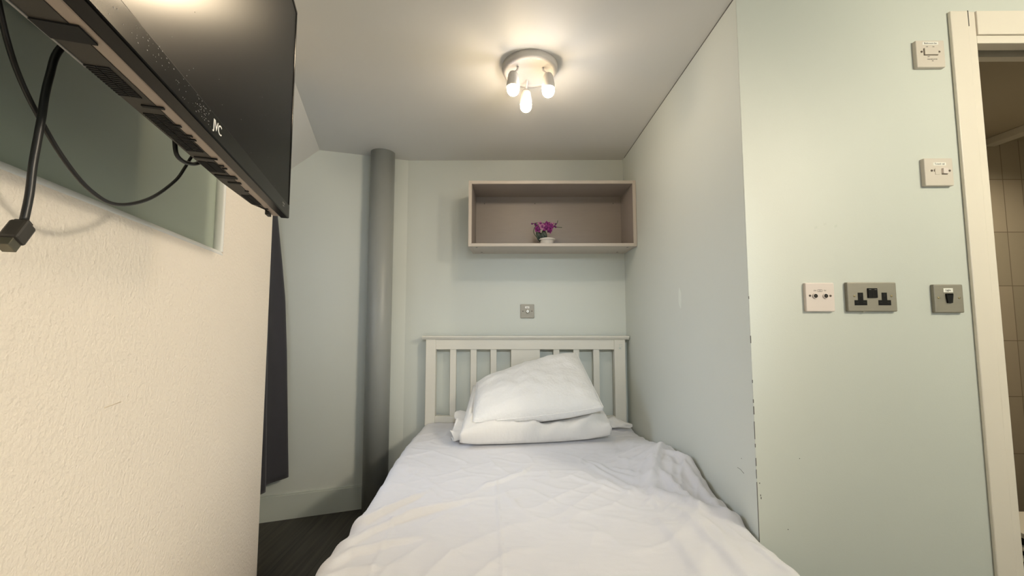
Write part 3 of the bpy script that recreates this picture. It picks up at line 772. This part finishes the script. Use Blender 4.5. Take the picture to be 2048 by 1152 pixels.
for s0, s1, t0, t1 in ((-.2685, -.2345, .396, .4195), (-.2545, -.2345, .527, .5315), (-.2620, -.2340, .678, .6825), (-.2630, -.2340, .756, .770), (-.2550, -.2360, .790, .797)):
    MB().box(max(s0, TB + .0005), s1, t0, t1, UZ - .0012, UZ + .0005).build('underside_slot', M['hole'], t)
for s0, t0 in ((-.2395, .572), (-.2385, .600), (-.2390, .612), (-.2375, .706), (-.2370, .718), (-.2400, .838), (-.2380, .965)):
    MB().box(s0 - .003, s0 + .003, t0, t0 + .0045, UZ - .0010, UZ + .0005).build('screw_hole', M['hole'], t)
MB().box(TB - .0006, TB + .0012, .30, .462, TZ0 - .0004, TZ0 + .0012).build('scuffed_edge', M['dust'], t)
text_mesh('logo', 'JVC', .0190, M['logo'], t, lambda a, b, c: (TF + .0002 + c, .606 + a, TZ0 + .0165 + b), .0003, .95)
text_mesh('print', 'FULL HD', .0048, M['dust'], t, lambda a, b, c: (TF + .0002 + c, .985 + a, TZ0 + .0200 + b), .0001)
text_mesh('print', 'LED TV', .0040, M['dust'], t, lambda a, b, c: (TF + .0002 + c, .985 + a, TZ0 + .0145 + b), .0001)
# dusty specks on the lower bezel and screen
rnd = random.Random(3); m = MB()
for k in range(110):
    tt = rnd.gauss(.46, .05) if k < 60 else (rnd.gauss(.56, .012) if k < 115 else rnd.uniform(.36, .95))
    zz = TZ0 + .006 + rnd.random() * .024
    r_ = rnd.uniform(.0002, .0008)
    m.box(TF - .0005, TF + .0002, tt, tt + r_ * rnd.uniform(.6, 2.2), zz, zz + r_)
for k in range(26):
    tt = rnd.uniform(.42, .98); zz = TZ0 + .035 + rnd.random() ** 2 * .30; r_ = rnd.uniform(.0004, .0009)
    m.box(TF - .0020, TF - .0013, tt, tt + r_, zz, zz + r_)
m.build('dust_specks', M['dust'], t)['kind'] = 'stuff'
# wall arm behind the set
b = thing('television_bracket', 'steel wall bracket holding the television out from the niche', 'bracket', (0, 0, 0), ANG)
MB().box(SP - .0248, SP - .017, .44, .68, 1.50, 1.74, .002).build('wall_plate', M['blackplastic'], b)
MB().box(SP - .018, TB - .006, .53, .59, 1.585, 1.64, .003).build('arm', M['blackplastic'], b)
MB().box(TB - .007, TB - .001, .44, .68, 1.52, 1.70, .002).build('mounting_plate', M['blackplastic'], b)

# ------------------------------------------------------------------ cables hanging behind the television
t = thing('hdmi_cable', 'thick black video cable hanging straight down with a bare metal-tipped plug', 'cable', (0, 0, 0), ANG)
A = [(-.300, .545, 1.470), (-.318, .537, 1.425), (-.33, .5316, 1.3945), (-.33, .5246, 1.3655), (-.33, .5207, 1.3419), (-.33, .5192, 1.3201), (-.33, .5168, 1.2955), (-.33, .5139, 1.2662), (-.33, .5128, 1.2358), (-.33, .5092, 1.2080)]
MB().tube(A, .0033, 12, smooth_n=6).build('cord', M['cable'], t)
ax = Vector((0, -.0150, -.0225)).normalized(); q0 = Vector((-.33, .5092, 1.2075))
# local frame: length along ax, width across
Mx = Matrix.Translation(q0) @ Matrix(((1, 0, 0), (0, ax.z * -1, ax.y), (0, ax.y, ax.z))).to_4x4()
MB().box(-.0055, .0055, -.0038, .0038, -.001, .004, .001, 2, Mx).build('strain_relief', M['plugbody'], t)
MB().box(-.0055, .0085, -.0075, .0065, .003, .0255, .0022, 2, Mx).build('plug', M['plugbody'], t)
MB().box(-.0035, .0065, -.0062, .0050, .0255, .0345, .0006, 2, Mx).build('plug_tip', M['plugmetal'], t)
t = thing('power_cable', 'thin black cable drooping in a wide loop below the television', 'cable', (0, 0, 0), ANG)
B = [(-.315, .43, 1.440), (-.325, .4500, 1.410), (-.33, .4648, 1.3904), (-.336, .4840, 1.3711), (-.338, .5010, 1.3499), (-.338, .522, 1.3270), (-.334, .5554, 1.2915), (-.33, .5957, 1.2662), (-.33, .6483, 1.2630), (-.33, .7224, 1.2923), (-.33, .7925, 1.3421), (-.33, .8240, 1.3766), (-.325, .8377, 1.4044), (-.30, .845, 1.45)]
MB().tube(B, .0024, 10, smooth_n=6).build('cord', M['cable'], t)
t = thing('aerial_cable', 'short black cable loop tucked under the far half of the television', 'cable', (0, 0, 0), ANG)
C_ = [(-.285, .712, 1.440), (-.303, .7210, 1.400), (-.305, .7255, 1.3806), (-.305, .7319, 1.3674), (-.305, .7469, 1.3640), (-.305, .7689, 1.3672), (-.304, .8049, 1.3805), (-.285, .845, 1.420)]
MB().tube(C_, .0032, 10, smooth_n=6).build('cord', M['cable'], t)

# ------------------------------------------------------------------ curtain
m = MB(); rows = []
SMAX = [(.25, -.4488), (.936, -.4835), (1.21, -.501), (1.43, -.5265), (1.67, -.5576), (1.86, -.578)]
prof_t = np.linspace(2.14, 2.535, 90)
def prof(tt): return interp([(2.14, .10), (2.20, .45), (2.26, .15), (2.335, .58), (2.40, .30), (2.452, .55), (2.50, 1.0), (2.518, .95), (2.530, .5), (2.535, .2)], tt)
pf = np.array([prof(x) for x in prof_t]); pf = np.convolve(np.pad(pf, 3, 'edge'), np.ones(7) / 7, 'valid')
for k in range(50):
    z = .246 + (1.86 - .246) * k / 49
    row = []
    for tt, p_ in zip(prof_t, pf):
        s = -.612 + (interp(SMAX, z) + .612) * p_ + .002 * noise.noise((tt * 12, z * 3, 0))
        row.append((s, tt, z + (.006 * p_ if k == 0 else 0)))
    rows.append(row)
m.grid(rows)
cur = thing('curtain', 'long dark navy curtain hanging in the gap beyond the left wall', 'curtain', (0, 0, 0), ANG)
o = m.build('curtain_cloth', M['curtain'], cur)
md = o.modifiers.new('thick', 'SOLIDIFY'); md.thickness = .002; md.offset = 0
MB().box(-.632, -.590, 2.12, 2.54, 1.858, 1.868).build('curtain_track', M['trimwhite'], cur)

# ------------------------------------------------------------------ glimpse of the bathroom
t = thing('bathroom_unit', 'low pale bathroom unit with dark opening, glimpsed through the doorway', 'bathroom unit', (2.11, 1.42, 0))
MB().box(0, .48, 0, .51, .200, .222, .003).build('top', M['bathwhite'], t)
MB().box(.03, .48, .01, .50, 0, .200).build('body', M['hole'], t)  # solid black block, paints the shade of the gap under the top
for z in (.148, .105): MB().box(0, .03, 0, .51, z, z + .012, .002).build('rail', M['bathwhite'], t)
for y_ in (0., .49): MB().box(0, .03, y_, y_ + .02, 0, .200).build('leg', M['bathwhite'], t)

# ------------------------------------------------------------------ light, camera
W = bpy.data.worlds.new('World'); scene.world = W; W.use_nodes = True
nt = W.node_tree; bg = nt.nodes['Background']
bg.inputs['Color'].default_value = (.62, .78, 1, 1); bg.inputs['Strength'].default_value = 2.
TURN = Matrix.Rotation(ANG, 4, 'Z')
def daylight(name, s_, t_, z_, w_, h_, watts, face, col, spread=180):
    ld = bpy.data.lights.new(name, 'AREA'); ld.shape = 'RECTANGLE'; ld.size = w_; ld.size_y = h_; ld.energy = watts; ld.color = col; ld.spread = math.radians(spread)
    lo = bpy.data.objects.new(name, ld); COL.objects.link(lo)
    d_ = (TURN @ Vector(face)).normalized()
    lo.location = TURN @ Vector((s_, t_, z_))
    lo.rotation_euler = d_.to_track_quat('-Z', 'Y').to_euler()
daylight('window_daylight', -.645, (WT0 + WT1) / 2, (WZ0 + WZ1) / 2, .36, .66, 5.2, (1, -.9, -.7), (.66, .79, 1), 100)
daylight('added_rear_fill', .80, -1.995, 1.4, 1.2, 1.0, 5., (0, 1, 0), (.90, .95, 1))  # added fill panel set in the added rear window
def spot(name, loc, aim, watts, col, angle, blend=1., rad=.04):
    ld = bpy.data.lights.new(name, 'SPOT'); ld.energy = watts; ld.color = col; ld.spot_size = math.radians(angle); ld.spot_blend = blend; ld.shadow_soft_size = rad
    lo = bpy.data.objects.new(name, ld); COL.objects.link(lo); lo.location = loc
    lo.rotation_euler = (Vector(aim) - Vector(loc)).to_track_quat('-Z', 'Y').to_euler()
spot('rear_spot', (1.62, .03, 1.95), TURN @ Vector((-.42, 1.15, 1.0)), 86., (1, .85, .68), 85, 1., .16)
spot('added_alcove_fill', (.25, -.9, 1.9), (.12, 2.5, .75), 112., (.90, .97, 1.), 35, 1., .08)  # added fill behind the camera, no fitting; lifts back wall and pillows
spot('added_screen_highlight', (-.20, 1.28, 2.03), TURN @ Vector((-.21, .50, 1.80)), 26., (1, .80, .54), 84, 1., .04)  # added without a fitting, to put a bright reflection on the screen
pl = bpy.data.lights.new('added_bathroom_fill', 'AREA'); pl.shape = 'DISK'; pl.size = .35; pl.energy = 6.; pl.color = (1, .90, .66); pl.spread = math.radians(150)  # added panel without a fitting, brightens the bathroom tiles
po = bpy.data.objects.new('added_bathroom_fill', pl); COL.objects.link(po); po.location = (2.35, 1.7, 2.08)

cam = bpy.data.cameras.new('camera'); co = bpy.data.objects.new('camera', cam); COL.objects.link(co)
cam.sensor_width = 36; cam.lens = 799.1 / 2048 * 36; cam.clip_start = .01
co.location = (0, 0, 1.116); co.rotation_euler = (math.radians(90 + 4.186), 0, math.radians(.345))
scene.camera = co
scene.view_settings.view_transform = 'Standard'; scene.view_settings.look = 'None'; scene.view_settings.gamma = 1; scene.view_settings.use_curve_mapping = False
scene.view_settings.exposure = 0
scene.cycles.max_bounces = 10; scene.cycles.diffuse_bounces = 6
scene.cycles.use_denoising = True
scene.cycles.sample_clamp_indirect = 4.
